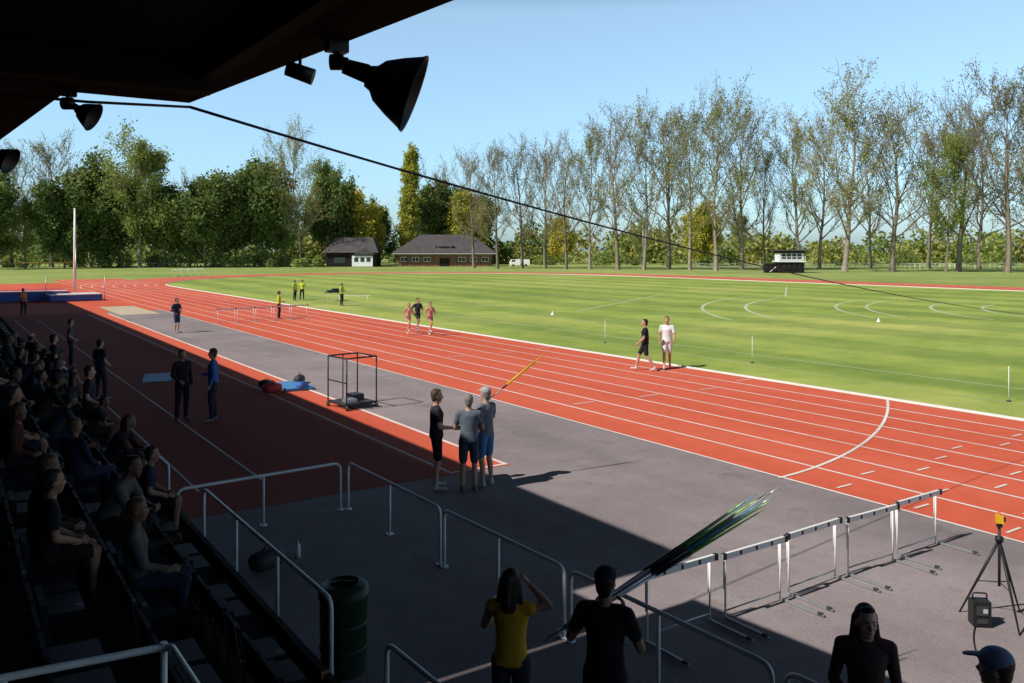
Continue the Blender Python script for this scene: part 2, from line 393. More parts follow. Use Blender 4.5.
def bag(b,c,s,k,rz):
    c=Vector(c); rot=Matrix.Rotation(rz,3,'Z'); pr=[(0,-.5),(.75,-.48),(1,-.3),(1.05,.0),(.95,.3),(.7,.45),(0,.5)]
    n=14;V=[]
    for r_,t in pr:
        for q in range(n):
            a=2*math.pi*q/n; V.append(c+rot@Vector((t*s[0],r_*math.cos(a)*s[1]*.5,r_*math.sin(a)*s[2]*.5)))
    b.add(V,[(j*n+q,j*n+(q+1)%n,(j+1)*n+(q+1)%n,(j+1)*n+q) for j in range(6) for q in range(n)],k,True)
    b.tube([c+rot@Vector((-.2*s[0],0,.45*s[2])),c+rot@Vector((0,0,.75*s[2])),c+rot@Vector((.2*s[0],0,.45*s[2]))],.012,'black',5)
bag(b,(-.5,-.7,.15),(.6,.32,.3),'redv',.5); bag(b,(.3,1.0,.14),(.5,.3,.28),'dkgrey',1.2); bag(b,(.4,-.4,.14),(.4,.26,.26),'blue',.9); bag(b,(-.7,.3,.13),(.5,.3,.25),'dkgrey',-.4)
b.build('sports_bags',(9.2,26.3,.01),R(-20))
b=MB(); b.box((0,0,.015),(.9,2.0,.02),'bluesheet',.3); bag(b,(.5,.9,.1),(.4,.3,.2),'dkgrey',.2); b.build('blue_groundsheet',(6.2,31,.01),R(-30))
b=MB()
bag(b,(0,0,.14),(.5,.3,.28),'dkgrey',.3); b.lathe((.5,.2,0),[(0,0),(.035,0),(.035,.17),(.012,.20),(.012,.23),(0,.23)],'white',10)
b.build('kit_bag_and_bottle',(3.75,11.6,.004),0)
b=MB()
b.box((0,0,.38),(5.5,6,.72),'blue'); b.box((0,0,.78),(5.6,6.1,.07),'redv'); b.box((0,-2.2,.83),(5.4,1.4,.03),'white')
for x in (-3.3,3.3):
    b.tube([(x,-2.6,.05),(x,-2.6,4.6)],.04,'steel',8); b.box((x,-2.6,.05),(.3,1.6,.1),'dkgrey')
b.tube([(-3.3,-2.6,3.3),(3.3,-2.6,3.3)],.02,'yellow',6)
b.build('pole_vault_landing_mat',(6.6,86,.01),0)
b=MB(); b.box((0,0,.3),(4,3,.5),'blue'); b.box((0,0,.58),(4.05,3.05,.06),'white'); b.tube([(-2.3,-1,0),(-2.3,-1,2.2)],.03,'steel',6); b.tube([(2.3,-1,0),(2.3,-1,2.2)],.03,'steel',6)
b.build('high_jump_landing_mat',(9.6,82.5,.01),R(5))
b=MB(); b.tube([(0,0,0),(0,0,4.5),(0,0,8.9)],[.17,.14,.10],'white',12); b.lathe((0,0,8.9),[(.12,0),(.13,.06),(0,.14)],'white',12); b.build('white_flag_pole',(12.3,104.4,0))
b=MB(); b.tube([(0,0,0),(0,0,11)],[.15,.09],'steel',8); b.tube([(0,0,11),(0,0,19)],[.09,.06],'steel',8); b.box((0,0,19.1),(.9,.4,.35),'silver'); b.build('light_mast',(151,163.6,0))
b=MB(); b.tube([(0,0,0),(0,0,1.0)],[.014,.010],'white',8); b.lathe((0,0,0),[(.07,0),(.07,.03),(.02,.05)],'dkgrey',10); b.lathe((0,0,.98),[(.02,0),(.022,.03),(0,.05)],'white',8)
P0=b.build('marker_post',(26.1,30.9,.006))
for x,y in ((26.2,22.2),(25.7,12.4)): inst(P0,'marker_post',(x,y,.006))
b=MB(); b.lathe((0,0,0),[(.13,0),(.13,.03),(.08,.04),(.03,.24),(0,.25)],'white',12); C0=b.build('marker_cone',(34.4,46.2,.006))
inst(C0,'marker_cone',(47.6,30.6,.006))
b=MB(); b.box((0,0,.74),(1.6,.7,.05),'dkgrey')
for x in (-.7,.7):
    for y in (-.28,.28): b.tube([(x,y,0),(x,y,.72)],.02,'steel',6)
b.box((.2,0,.92),(.5,.4,.3),'black'); b.box((-.4,.1,.85),(.3,.3,.2),'green'); b.build('officials_table',(28.2,69.5,.006),R(20))
b=MB()
for i in range(4): b.box((0,i*.8,.45),(.5,.06,.06),'white')
b.box((0,1.2,.47),(.06,2.8,.05),'white'); 
for i in (0,3): b.tube([(0,i*.8,0),(0,i*.8,.45)],.03,'white',6)
b.build('bench',(30.5,67.5,.006),R(60))

def floodlight(name,loc,aim,size,hang):
    b=MB(); ax=Vector(aim).normalized(); s=size
    b.lathe((0,0,0),[(0,-.50*s),(.14*s,-.50*s),(.17*s,-.42*s),(.27*s,-.34*s),(.38*s,-.14*s),(.50*s,.12*s),(.515*s,.13*s),(.50*s,.10*s),(.30*s,-.12*s),(0,-.2*s)],'black',28,ax)
    b.lathe((0,0,0),[(0,-.82*s),(.085*s,-.82*s),(.10*s,-.5*s)],'black',14,ax)
    p=-ax*(.5*s); h=Vector(hang)-Vector(loc)
    b.tube([p,p+Vector((0,0,.1*s)),Vector((h.x,h.y,h.z-.12)),h],.022*s/.47+.004,'black',8)
    b.box(h-Vector((0,0,.03)),(.13,.08,.08),'black')
    q=-ax*(.78*s); b.tube([q,q+Vector((0,0,.12*s)),Vector((h.x,h.y,h.z-.1))],.010,'black',6)
    b.lathe(h-Vector((0,0,.13)),[(0,-.04),(.05,-.04),(.05,.04),(0,.04)],'black',12,(.8,-.55,0))
    return b.build(name,loc)
floodlight('floodlight',(2.31,4.58,5.355),(.78,-.46,-.34),.47,(2.05,5.0,5.70))
floodlight('floodlight',(1.02,7.70,5.50),(.76,-.42,-.46),.24,(.86,7.74,5.72))
floodlight('floodlight',(.66,11.6,5.46),(.76,-.42,-.46),.32,(.42,11.6,5.70))
b=MB(); b.lathe((0,0,0),[(0,-.09),(.05,-.09),(.055,.09),(0,.08)],'black',16,(.8,-.4,-.3)); b.tube([(0,0,0),(0,0,.14)],.012,'black',6); b.build('security_camera',(1.97,5.43,5.57))
a=Vector((1.83,7.8,5.66)); c=Vector((29.5,10.2,2.4)); pts=[];rr=[]
for i in range(41):
    t=i/40; p=a.lerp(c,t); p.z-=4*.6*t*(1-t); pts.append(p); rr.append(.011*(1-t)**1.6+.003)
b=MB(); b.tube(pts,rr,'black',6); b.tube([(-.3,7.6,5.60),(1.0,7.76,5.62),(1.83,7.8,5.66)],.012,'black',6); b.build('overhead_cable')
b=MB(); b.tube([(0,0,0),(0,0,2.45)],.03,'steel',8); b.lathe((0,0,0),[(.15,0),(.15,.04),(.03,.06)],'dkgrey',10); b.build('cable_post',(29.5,10.2,.006))

def javelin(b,p0,p1,k,tip='silver'):
    p0=Vector(p0);p1=Vector(p1)
    ts=[0,.05,.3,.45,.62,.85,.93,1]; rs_=[.003,.006,.011,.0135,.0135,.010,.007,.002]
    P=[p0.lerp(p1,t) for t in ts]
    b.tube(P[:4],rs_[:4],'silver' if k!='black' else 'black',7); b.tube(P[3:5],[.0165,.0165],'black',7); b.tube(P[4:7],rs_[4:7],k,7); b.tube(P[6:],rs_[6:],tip,7)
b=MB(); h=Vector((4.62,5.62,1.34)); rj=random.Random(5)
for i,k in enumerate(['neon','teal','neon','silver','black','neon','neon','silver','teal']):
    d=Vector((2.05,-.32,.80)).normalized(); d=(d+Vector((rj.uniform(-.03,.03),rj.uniform(-.05,.05),rj.uniform(-.028,.028)))).normalized()
    o=Vector((0,rj.uniform(-.025,.025),rj.uniform(-.02,.02))); s=rj.uniform(.3,.5)
    javelin(b,h+o-d*s,h+o+d*(2.6-s+rj.uniform(-.25,.05)),k,k)
b.build('javelin_bundle')
b=MB(); javelin(b,(7.95,13.5,1.22),(9.85,13.3,2.48),'yellow','orange'); b.tube([(8.9,13.4,1.85),(9.5,13.337,2.248)],.022,'yellow',8); b.build('javelin')

# ------------------------------------------------------------------ people
def cap_geo(p0,p1,r0,r1,sx=1.,sy=1.,n=12,side=None):
    p0=np.array(p0,float);p1=np.array(p1,float); d=p1-p0; L=np.linalg.norm(d); 
    d=d/L if L>1e-6 else np.array([0,0,1.])
    ref=np.array([1.,0,0]) if side is None else np.array(side,float)
    if abs(ref@d)>.9: ref=np.array([0,1.,0])
    a=ref-d*(ref@d); a/=np.linalg.norm(a); bb=np.cross(d,a)
    rings=[]
    for t in (-90,-60,-30): rings.append((-r0*math.sin(R(-t)) ,r0*math.cos(R(t))))
    m=max(2,int(L/.05))
    for i in range(m+1): rings.append((L*i/m, r0+(r1-r0)*i/m))
    for t in (30,60,90): rings.append((L+r1*math.sin(R(t)), r1*math.cos(R(t))))
    V=[]
    for z,r in rings:
        r=max(r,.0008)
        for q in range(n):
            t=2*math.pi*q/n; V.append(p0+d*z+a*math.cos(t)*r*sx+bb*math.sin(t)*r*sy)
    F=[(j*n+q,j*n+(q+1)%n,(j+1)*n+(q+1)%n,(j+1)*n+q) for j in range(len(rings)-1) for q in range(n)]
    F.append(tuple(range(n))[::-1]); e=(len(rings)-1)*n; F.append(tuple(e+q for q in range(n)))
    def sd(P):
        w=(P-p0)@d; wc=np.clip(w,0,L); rel=P-(p0+np.outer(wc,d)); rad=r0+(r1-r0)*wc/max(L,1e-6)
        return np.sqrt(((rel@a)/sx)**2+((rel@bb)/sy)**2+(rel@d)**2)-rad
    return V,F,sd
def ell_geo(c,r,n=14,m=9,rot=None):
    V=[];c=Vector(c)
    for j in range(m+1):
        ph=-math.pi/2+math.pi*j/m
        for q in range(n):
            t=2*math.pi*q/n; v=Vector((r[0]*max(math.cos(ph),.01)*math.cos(t),r[1]*max(math.cos(ph),.01)*math.sin(t),r[2]*math.sin(ph)))
            if rot is not None: v=rot@v
            V.append(c+v)
    F=[(j*n+q,j*n+(q+1)%n,(j+1)*n+(q+1)%n,(j+1)*n+q) for j in range(m) for q in range(n)]
    F.append(tuple(range(n))[::-1]); F.append(tuple(m*n+q for q in range(n)))
    rm=np.array(rot) if rot is not None else np.eye(3)
    def sd(P):
        q=(P-np.array(c))@rm; l=np.linalg.norm(q,axis=1)+1e-9; k=np.linalg.norm(q/np.array(r),axis=1)+1e-9
        return l*(1-1/k)
    return V,F,sd
CM={}
def cloth(c,rough=.85):
    if not isinstance(c,tuple): return c
    key=tuple(round(x,3) for x in c)
    if key not in CM: CM[key]=plain('cloth_%d'%len(CM),c,rough,.18,10,0,.5,.15)
    return CM[key]
SK1=plain('skin_light',(.50,.29,.21),.55,.06,10); SK2=plain('skin_mid',(.30,.16,.105),.55,.06,10); SK3=plain('skin_fair',(.66,.42,.32),.5,.06,10); SK4=plain('skin_shaded',(.17,.09,.062),.6,.06,10)  # SK4 is skin darkened to add to the shade inside the stand
HR=plain('hair_dark',(.018,.013,.010),.6,.3,40,0,.3); HRB=plain('hair_brown',(.09,.05,.025),.6,.3,40,0,.3); HRG=plain('hair_grey',(.22,.20,.19),.7,.2,40,0,.3); HRY=plain('hair_blond',(.38,.25,.10),.6,.2,40,0,.3)
EYE=plain('eye_dark',(.01,.01,.01),.2,.0); EYW=plain('eye_white',(.6,.58,.55),.3,.0); LIP=plain('lips',(.38,.12,.10),.5,.05)
BASE=dict(pelvis=(0,0,.95),chest=(0,0,1.30),neck=(0,-.01,1.475),head=(0,.015,1.645),
 shR=(.18,-.005,1.42),elR=(.235,-.03,1.13),wrR=(.235,.06,.89), shL=(-.18,-.005,1.42),elL=(-.235,-.03,1.13),wrL=(-.235,.06,.89),
 hipR=(.09,0,.93),knR=(.105,.02,.50),anR=(.115,-.03,.085),toR=(.14,.15,.035), hipL=(-.09,0,.93),knL=(-.105,.02,.50),anL=(-.115,-.03,.085),toL=(-.14,.15,.035))
def shift(d,keys,v):
    for k in keys: d[k]=tuple(np.array(d[k])+np.array(v))
UP=['pelvis','chest','neck','head','shR','elR','wrR','shL','elL','wrL','hipR','hipL']
TOP=['chest','neck','head','shR','elR','wrR','shL','elL','wrL']
def pose(kind,**ov):
    p=dict(BASE)
    if kind=='walk':
        p.update(knR=(.10,.20,.53),anR=(.10,.30,.10),toR=(.11,.47,.07),knL=(-.09,-.05,.50),anL=(-.10,-.33,.13),toL=(-.10,-.18,.035),
                 elR=(.25,-.12,1.15),wrR=(.24,-.10,.92),elL=(-.25,.06,1.14),wrL=(-.22,.22,.98))
        shift(p,UP,(0,0,-.02))
    if kind=='run':
        p.update(knR=(.09,.30,.68),anR=(.09,.16,.30),toR=(.10,.31,.22),knL=(-.09,-.03,.49),anL=(-.10,-.25,.14),toL=(-.10,-.12,.035),
                 elR=(.28,-.20,1.20),wrR=(.24,-.02,1.08),elL=(-.27,.02,1.16),wrL=(-.16,.24,1.25)); shift(p,TOP,(0,.06,0))
    if kind=='hips':
        p.update(elR=(.40,-.08,1.18),wrR=(.20,.04,1.02),elL=(-.40,-.08,1.18),wrL=(-.20,.04,1.02))
    if kind=='crossed':
        p.update(elR=(.25,.05,1.15),wrR=(-.02,.20,1.18),elL=(-.25,.05,1.15),wrL=(.03,.23,1.13))
    if kind=='contra':
        p.update(hipR=(.10,0,.92),anR=(.18,.05,.085),toR=(.24,.21,.035),knR=(.15,.06,.50),wrR=(.18,.16,1.02),elR=(.26,-.03,1.15))
    if kind=='talk':
        p.update(wrR=(.14,.26,1.10),elR=(.25,.02,1.14),anL=(-.16,.02,.085),toL=(-.20,.18,.035),knL=(-.13,.05,.5))
    if kind=='sit':
        for s,x in (('R',1),('L',-1)):
            p['hip'+s]=(.09*x,0,.08);p['kn'+s]=(.12*x,.44,.06);p['an'+s]=(.12*x,.40,-.36);p['to'+s]=(.13*x,.56,-.41)
            p['sh'+s]=(.18*x,.03,.56);p['el'+s]=(.23*x,.05,.28);p['wr'+s]=(.11*x,.28,.18)
        p.update(pelvis=(0,0,.09),chest=(0,.0,.42),neck=(0,.04,.61),head=(0,.08,.78))
    if kind=='sitlean':
        for s,x in (('R',1),('L',-1)):
            p['hip'+s]=(.09*x,0,.08);p['kn'+s]=(.13*x,.44,.06);p['an'+s]=(.13*x,.38,-.36);p['to'+s]=(.14*x,.54,-.41)
            p['sh'+s]=(.18*x,.22,.50);p['el'+s]=(.22*x,.36,.22);p['wr'+s]=(.05*x,.52,.22)
        p.update(pelvis=(0,0,.09),chest=(0,.13,.38),neck=(0,.24,.55),head=(0,.33,.70))
    p.update(ov); return p
def human(name,loc,yaw,p,top=(.1,.1,.1),bottom=(.05,.05,.06),shoe=(.3,.3,.3),skin=None,hair=None,hat=None,hatcol=(.6,.6,.6),sleeve='short',legs='shorts',h=1.78,vox=.018,female=False,longhair=False,bag=None,headyaw=0):
    skin=skin or SK1; hair=hair or HR
    p={k:Vector(v) for k,v in p.items()}
    mats=[skin,cloth(top),cloth(bottom),cloth(shoe),hair,cloth(hatcol),LIP]
    SKN,TP,BT,SH,HA,HT,LP=range(7)
    V=[];F=[];SD=[]
    def put(g,m):
        o=len(V); V.extend([tuple(v) for v in g[0]]); F.extend([tuple(i+o for i in f) for f in g[1]]); SD.append((g[2],m))
    ax=(p['neck']-p['pelvis']).normalized(); side=(p['shR']-p['shL']).normalized(); fr=ax.cross(side)
    def loft(rings):
        n=18;Vv=[];cs=[]
        for t,rx,ry,off in rings:
            c=p['pelvis'].lerp(p['chest'],t/.6) if t<.6 else p['chest'].lerp(p['neck'],(t-.6)/.4)
            if t<0: c=p['pelvis']+ax*(t*.5)
            c=c+fr*off; cs.append(c)
            for q in range(n):
                a=2*math.pi*q/n; Vv.append(c+side*math.cos(a)*rx+fr*(math.sin(a)*ry))
        Ff=[(j*n+q,j*n+(q+1)%n,(j+1)*n+(q+1)%n,(j+1)*n+q) for j in range(len(rings)-1) for q in range(n)]
        Ff.append(tuple(range(n))[::-1]); e=(len(rings)-1)*n; Ff.append(tuple(e+q for q in range(n)))
        A=np.array(ax);S_=np.array(side);FR=np.array(fr);Cc=np.array([tuple(c) for c in cs]); s=Cc@A; RX=np.array([r[1] for r in rings]);RY=np.array([r[2] for r in rings])
        def sd(P):
            w=P@A; wc=np.clip(w,s[0],s[-1]); cc=np.stack([np.interp(wc,s,Cc[:,i]) for i in range(3)],1); rel=P-cc
            u=rel@S_; v=rel@FR; k=np.sqrt((u/np.interp(wc,s,RX))**2+(v/np.interp(wc,s,RY))**2)+1e-9; l=np.sqrt(u*u+v*v)+1e-9
            dd=l*(1-1/k); ex=np.abs(w-wc); return np.where(ex>0,np.sqrt(np.maximum(dd,0)**2+ex**2),dd)
        return Vv,Ff,sd
    w=.92 if female else 1.
    hipw=1.06 if female else 1.
    put(loft([(-.16,.10*hipw,.09,0),(-.08,.155*hipw,.118,0),(0,.166*hipw,.124,0),(.05,.148,.105,0),(.12,.12,.085,0)]),BT)
    put(loft([(-.04,.172*hipw,.130,0),(.12,.163*w,.123,0),(.3,.150*w,.115,0),(.5,.160*w,.120,.005),(.68,.182*w,.125 if not female else .130,.012),(.82,.185*w,.108,0),(.92,.13,.086,0),(1.0,.068,.064,0)]),TP)
    put(cap_geo(p['neck']-ax*.03,p['head']-Vector((0,.015,.04)),.056*w,.053*w),SKN)
    hc=p['head']; hr=Matrix.Rotation(headyaw,3,'Z')
    def H(v): return hc+hr@Vector(v)
    put(ell_geo(H((0,-.005,.03)),(.074,.093,.098),rot=hr),SKN)
    put(ell_geo(H((0,.026,-.045)),(.056,.062,.072),rot=hr),SKN)
    put(ell_geo(H((0,.058,-.098)),(.028,.026,.020),rot=hr),SKN)
    put(cap_geo(H((0,.086,.015)),H((0,.106,-.022)),.009,.013),SKN)
    for x in (-1,1): 
        put(ell_geo(H((.075*x,-.005,-.005)),(.012,.02,.032),8,6,rot=hr),SKN)
        put(ell_geo(H((.036*x,.060,-.022)),(.024,.022,.022),rot=hr),SKN)
    put(ell_geo(H((0,.087,-.058)),(.023,.007,.007),10,5,rot=hr),LP)
    put(ell_geo(H((0,-.034,.045)),(.086,.088,.096),rot=hr),HA)
    put(ell_geo(H((0,-.055,-.01)),(.072,.055,.09),rot=hr),HA)
    put(ell_geo(H((0,.020,.106)),(.060,.050,.026),rot=hr),HA)
    if longhair:
        for x in (-1,1): put(cap_geo(H((.072*x,-.045,.03)),H((.10*x,-.045,-.17)),.032,.030),HA)
        put(cap_geo(H((0,-.07,.0)),H((0,-.10,-.22)),.07,.05,1.3,.7),HA)
    if longhair=='pony': put(cap_geo(H((0,-.11,.06)),H((0,-.15,-.16)),.035,.02),HA)
    if hat=='cap':
        put(ell_geo(H((0,-.012,.065)),(.093,.108,.082),rot=hr),HT); put(cap_geo(H((0,.07,.075)),H((0,.155,.062)),.07,.055,1,.16),HT)
    if hat=='sun':
        put(ell_geo(H((0,-.01,.075)),(.092,.105,.082),rot=hr),HT); put(ell_geo(H((0,-.005,.06)),(.17,.18,.016),20,7,rot=hr),HT)
    for s in 'RL':
        sh,el,wr=p['sh'+s],p['el'+s],p['wr'+s]
        put(cap_geo(p['chest'].lerp(p['neck'],.75)*.5+sh*.5,sh,.075*w,.066*w),TP)
        ua=.050*w
        if sleeve=='long':
            put(cap_geo(sh,el,.064*w,.050*w),TP); put(cap_geo(el,el.lerp(wr,.93),.050*w,.036*w),TP)
        elif sleeve=='short':
            put(cap_geo(sh,sh.lerp(el,.58),.066*w,.060*w),TP)
            put(cap_geo(sh,el,ua,.042*w),SKN)
        else: put(cap_geo(sh,el,ua*1.08,.042*w),SKN)
        put(cap_geo(el,el.lerp(wr,.35),.042*w,.043*w),SKN); put(cap_geo(el.lerp(wr,.35),wr,.042*w,.027*w),SKN)
    for s in 'RL':
        hp,kn,an,to=p['hip'+s],p['kn'+s],p['an'+s],p['to'+s]
        cm=hp.lerp(kn,.80)
        ca=kn.lerp(an,.3)+ (Vector((0,-.015,0)) if kn.z-an.z>.2 else Vector((0,0,0)))
        if legs=='long':
            put(cap_geo(hp,kn,.098,.070),BT); put(cap_geo(kn,ca,.070,.066),BT); put(cap_geo(ca,an,.066,.052),BT)
        else:
            put(cap_geo(hp,kn,.082,.054),SKN)
            put(cap_geo(kn,ca,.052,.057),SKN); put(cap_geo(ca,an,.055,.036),SKN)
            if legs=='shorts': put(cap_geo(hp,cm,.098,.080),BT)
            else: put(cap_geo(hp,hp.lerp(kn,.25),.092,.088),BT)
        heel=an+(an-to).normalized()*.02; heel.z=an.z-.045; 
        put(cap_geo(heel,to,.043,.036,1,.85),SH); put(cap_geo(an,heel,.044,.04),SH)
        put(cap_geo(an,an+(kn-an)*.10,.040,.040),SH)
    if bag:
        put(ell_geo(p['chest']-Vector((0,.19,.02)),(.15,.10,.22)),HT)
    me=bpy.data.meshes.new('tmp'); me.from_pydata(V,[],F); ob=bpy.data.objects.new('tmp',me); scene.collection.objects.link(ob)
    md=ob.modifiers.new('r','REMESH'); md.mode='VOXEL'; md.voxel_size=vox
    sm=ob.modifiers.new('s','SMOOTH'); sm.factor=.5; sm.iterations=2
    dg=bpy.context.evaluated_depsgraph_get(); ev=ob.evaluated_get(dg); m2=bpy.data.meshes.new_from_object(ev)
    bpy.data.objects.remove(ob); bpy.data.meshes.remove(me)
    vs=[v.co.copy() for v in m2.vertices]; fs=[tuple(f.vertices) for f in m2.polygons]
    Cn=np.zeros(len(fs)*3); m2.polygons.foreach_get('center',Cn); Cn=Cn.reshape(-1,3)
    D=np.stack([f(Cn) for f,_ in SD]); lab=np.array([m for _,m in SD]); mi=lab[np.argmin(D,axis=0)].tolist()
    bpy.data.meshes.remove(m2)
    def addg(g,m):
        o=len(vs); vs.extend(Vector(v) for v in g[0]); fs.extend(tuple(i+o for i in f) for f in g[1]); mi.extend([m]*len(g[1]))
    for s in 'RL':
        wr=p['wr'+s]; d=(wr-p['el'+s]).normalized(); x=1 if s=='R' else -1
        inn=Vector((-x,0,0)); inn=(inn-d*inn.dot(d)).normalized() if abs(d.x)<.9 else Vector((0,0,-1)); sd_=d.cross(inn)
        addg(cap_geo(wr-d*.01,wr+d*.075,.026,.034,1,.5,10,sd_),SKN)
        for i,(o,l) in enumerate(((-.030,.068),(-.010,.078),(.011,.072),(.031,.056))):
            b0=wr+d*.082+sd_*o; b1=b0+d*l*.5+inn*l*.12; b2=b1+d*l*.38+inn*l*.36
            addg(cap_geo(b0-d*.015,b1,.0095,.0085,n=7),SKN); addg(cap_geo(b1,b2,.0085,.007,n=7),SKN)
        sg=1 if sd_.y>0 else -1
        t0=wr+d*.025+sd_*sg*.024; t1=t0+d*.035+sd_*sg*.022+inn*.012; t2=t1+d*.03+inn*.012
        addg(cap_geo(t0,t1,.012,.010,n=7),SKN); addg(cap_geo(t1,t2,.010,.008,n=7),SKN)
    for x in (-1,1):
        addg(ell_geo(H((.030*x,.080,.010)),(.014,.011,.006),10,6,rot=hr),7); addg(ell_geo(H((.030*x,.088,.010)),(.006,.005,.006),8,5,rot=hr),8)
        addg(cap_geo(H((.016*x,.090,.032)),H((.046*x,.080,.034)),.004,.003,n=6),4)
    me=bpy.data.meshes.new(name+'_mesh'); me.from_pydata(vs,[],fs)
    for m in mats+[EYW,EYE]: me.materials.append(m)
    me.polygons.foreach_set('material_index',mi); me.polygons.foreach_set('use_smooth',[True]*len(fs)); me.update()
    o=bpy.data.objects.new(name,me); scene.collection.objects.link(o); o.location=loc; o.rotation_euler=(0,0,yaw); s=h/1.78; o.scale=(s,s,s)
    return o
def face(dx,dy): return math.atan2(-dx,dy)
human('athlete',(7.58,13.76,.008),face(.9,-.35),pose('talk'),top=(.03,.03,.04),bottom=(.02,.02,.025),shoe=(.5,.5,.5),hair=HRB,h=1.84)
human('coach',(7.97,13.25,.008),face(.5,.8),pose('crossed'),top=(.12,.14,.18),bottom=(.05,.065,.10),shoe=(.12,.12,.12),hair=HRG,h=1.78)
human('coach',(8.45,13.43,.008),face(-.3,.95),pose('stand',elR=(.27,.05,1.20),wrR=(.18,.10,1.42)),top=(.15,.16,.20),bottom=(.07,.17,.38),shoe=(.5,.5,.5),hair=HRG,hat='cap',hatcol=(.38,.38,.37),h=1.84)
human('walking_man',(21.27,22.94,.015),face(-.75,.65),pose('walk'),top=(.02,.02,.022),bottom=(.025,.025,.03),shoe=(.6,.6,.6),hair=HR,h=1.90)
human('walking_man',(22.3,22.87,.015),face(-.6,-.65),pose('walk'),top=(.78,.78,.79),bottom=(.74,.74,.76),shoe=(.6,.6,.6),hair=HRB,h=1.96)
human('runner',(20.1,39.5,.015),face(.15,-1),pose('run'),top=(.7,.38,.30),bottom=(.6,.3,.25),shoe=(.6,.5,.4),sleeve='none',legs='brief',hair=HRY,h=1.68,female=True)
human('runner',(20.9,38.6,.015),face(.1,-1),pose('run'),top=(.6,.28,.25),bottom=(.4,.15,.15),shoe=(.6,.6,.6),sleeve='none',legs='brief',hair=HRB,h=1.72,female=True)
human('runner',(21.1,40.4,.015),face(.1,-1),pose('run'),top=(.05,.05,.07),bottom=(.04,.04,.05),hair=HR,h=1.85)
human('standing_man',(10.42,47.3,.01),face(.6,-.8),pose('hips'),top=(.03,.035,.06),bottom=(.03,.05,.12),hair=HR,h=1.85,bag=True,hatcol=(.05,.08,.2))
human('athlete',(4.6,65.2,.01),face(.6,-.8),pose('talk'),top=(.6,.18,.06),bottom=(.03,.03,.04),legs='long',h=1.85,vox=.025)
human('athlete',(5.2,23.0,.01),face(.3,-.9),pose('contra'),top=(.025,.025,.03),bottom=(.02,.02,.03),legs='long',sleeve='long',hair=HR,h=1.82)
human('athlete',(5.85,22.5,.01),face(-.8,.3),pose('talk'),top=(.05,.14,.42),bottom=(.025,.03,.05),legs='long',sleeve='long',hair=HRB,h=1.86)
for (x,y,po,dx,dy,bt) in ((17.94,53.3,'talk',.7,-.3,(.03,.03,.04)),(25.4,71.3,'stand',.5,-.8,(.03,.03,.05)),(26.5,72.5,'contra',-.5,-.6,(.02,.02,.03)),(26.2,62.9,'crossed',.5,-.8,(.04,.04,.05))):
    human('official',(x,y,.01),face(dx,dy),pose(po),top=(.55,.65,.04),bottom=bt,legs='long',vox=.025,hat='cap',hatcol=(.1,.1,.1))
human('spectator_in_yellow_vest',(4.06,6.05,.004),face(.75,.65),pose('stand',elR=(.33,.10,1.42),wrR=(.15,.10,1.60),elL=(-.28,.10,1.18),wrL=(-.20,.32,1.25)),top=(.62,.32,.03),bottom=(.03,.03,.04),sleeve='none',legs='long',female=True,longhair='pony',hair=HR,skin=SK2,h=1.68,vox=.012)
human('athlete_in_black_cap',(4.52,5.35,.004),face(.8,.55),pose('talk',wrR=(.10,.30,1.32),elR=(.27,.10,1.12),wrL=(-.16,.20,1.36),elL=(-.30,.02,1.16)),top=(.012,.012,.014),bottom=(.02,.02,.03),hat='cap',hatcol=(.015,.015,.02),hair=HR,skin=SK2,h=1.80,vox=.012)
human('woman_with_dark_hair',(5.9,3.9,.004),face(-.6,-.55),pose('talk',head=(0,.045,1.63)),top=(.09,.05,.055),bottom=(.03,.03,.05),sleeve='long',legs='long',female=True,longhair=True,hair=HR,skin=SK3,h=1.70,vox=.010,headyaw=.2)
human('man_in_cap',(5.75,2.85,.004),face(.2,.9),pose('stand'),top=(.12,.14,.2),bottom=(.03,.03,.05),hat='cap',hatcol=(.2,.26,.42),hair=HRB,h=1.78,vox=.014,headyaw=.6)
pal=[(.012,.012,.015),(.035,.04,.055),(.016,.02,.045),(.08,.08,.08),(.05,.013,.013),(.02,.025,.02),(.05,.07,.11),(.02,.018,.016),(.16,.155,.145),(.010,.010,.013)]
palb=[(.012,.012,.018),(.018,.025,.05),(.03,.028,.023),(.012,.012,.012),(.02,.02,.025)]
prr=random.Random(8)
def cv(i):
    q=pal[:]; prr.shuffle(q); return cloth_varied('spectator_top_%d'%i,q[:7])
def cvb(i):
    q=palb[:]; prr.shuffle(q); return cloth_varied('spectator_trousers_%d'%i,q)
outf=[('sit',None),('sitlean','pony'),('sitlean',None),('sit',True),('sitlean',None),('sit',None),('sit','sun'),('sitlean','cap'),
      ('sit','x1'),('sit','x2')]
protos=[]
for i,(po,ex) in enumerate(outf):
    hat=ex if ex in('sun','cap') else None
    lh=ex if ex in('pony',True) else False
    P=pose(po)
    if ex=='x1': P=pose('sit',elR=(.27,.16,.40),wrR=(.10,.20,.70))
    if ex=='x2': P=pose('sit',elL=(-.26,.05,.32),wrL=(-.10,.30,.42),chest=(0,-.05,.42),neck=(0,-.04,.61),head=(0,-.01,.78),shR=(.18,-.05,.56),shL=(-.18,-.05,.56))
    protos.append(human('seated_spectator',(0,0,0),0,P,top=cv(i),bottom=cvb(i),shoe=(.05,.05,.05),hat=hat,hatcol=(.42,.39,.32) if hat=='sun' else (.05,.05,.07),longhair=lh,sleeve='long' if i%2 else 'short',legs='long' if i%4 else 'shorts',skin=[SK2,SK4,SK4,SK4][i%4],hair=[HR,HRB,HR,HR][i%4],h=1.76,vox=.018,bag=None,headyaw=[0,.3,-.3,.5,0,-.5,.2,0,.2,-.2][i]))
rp=random.Random(17)
seats=[]
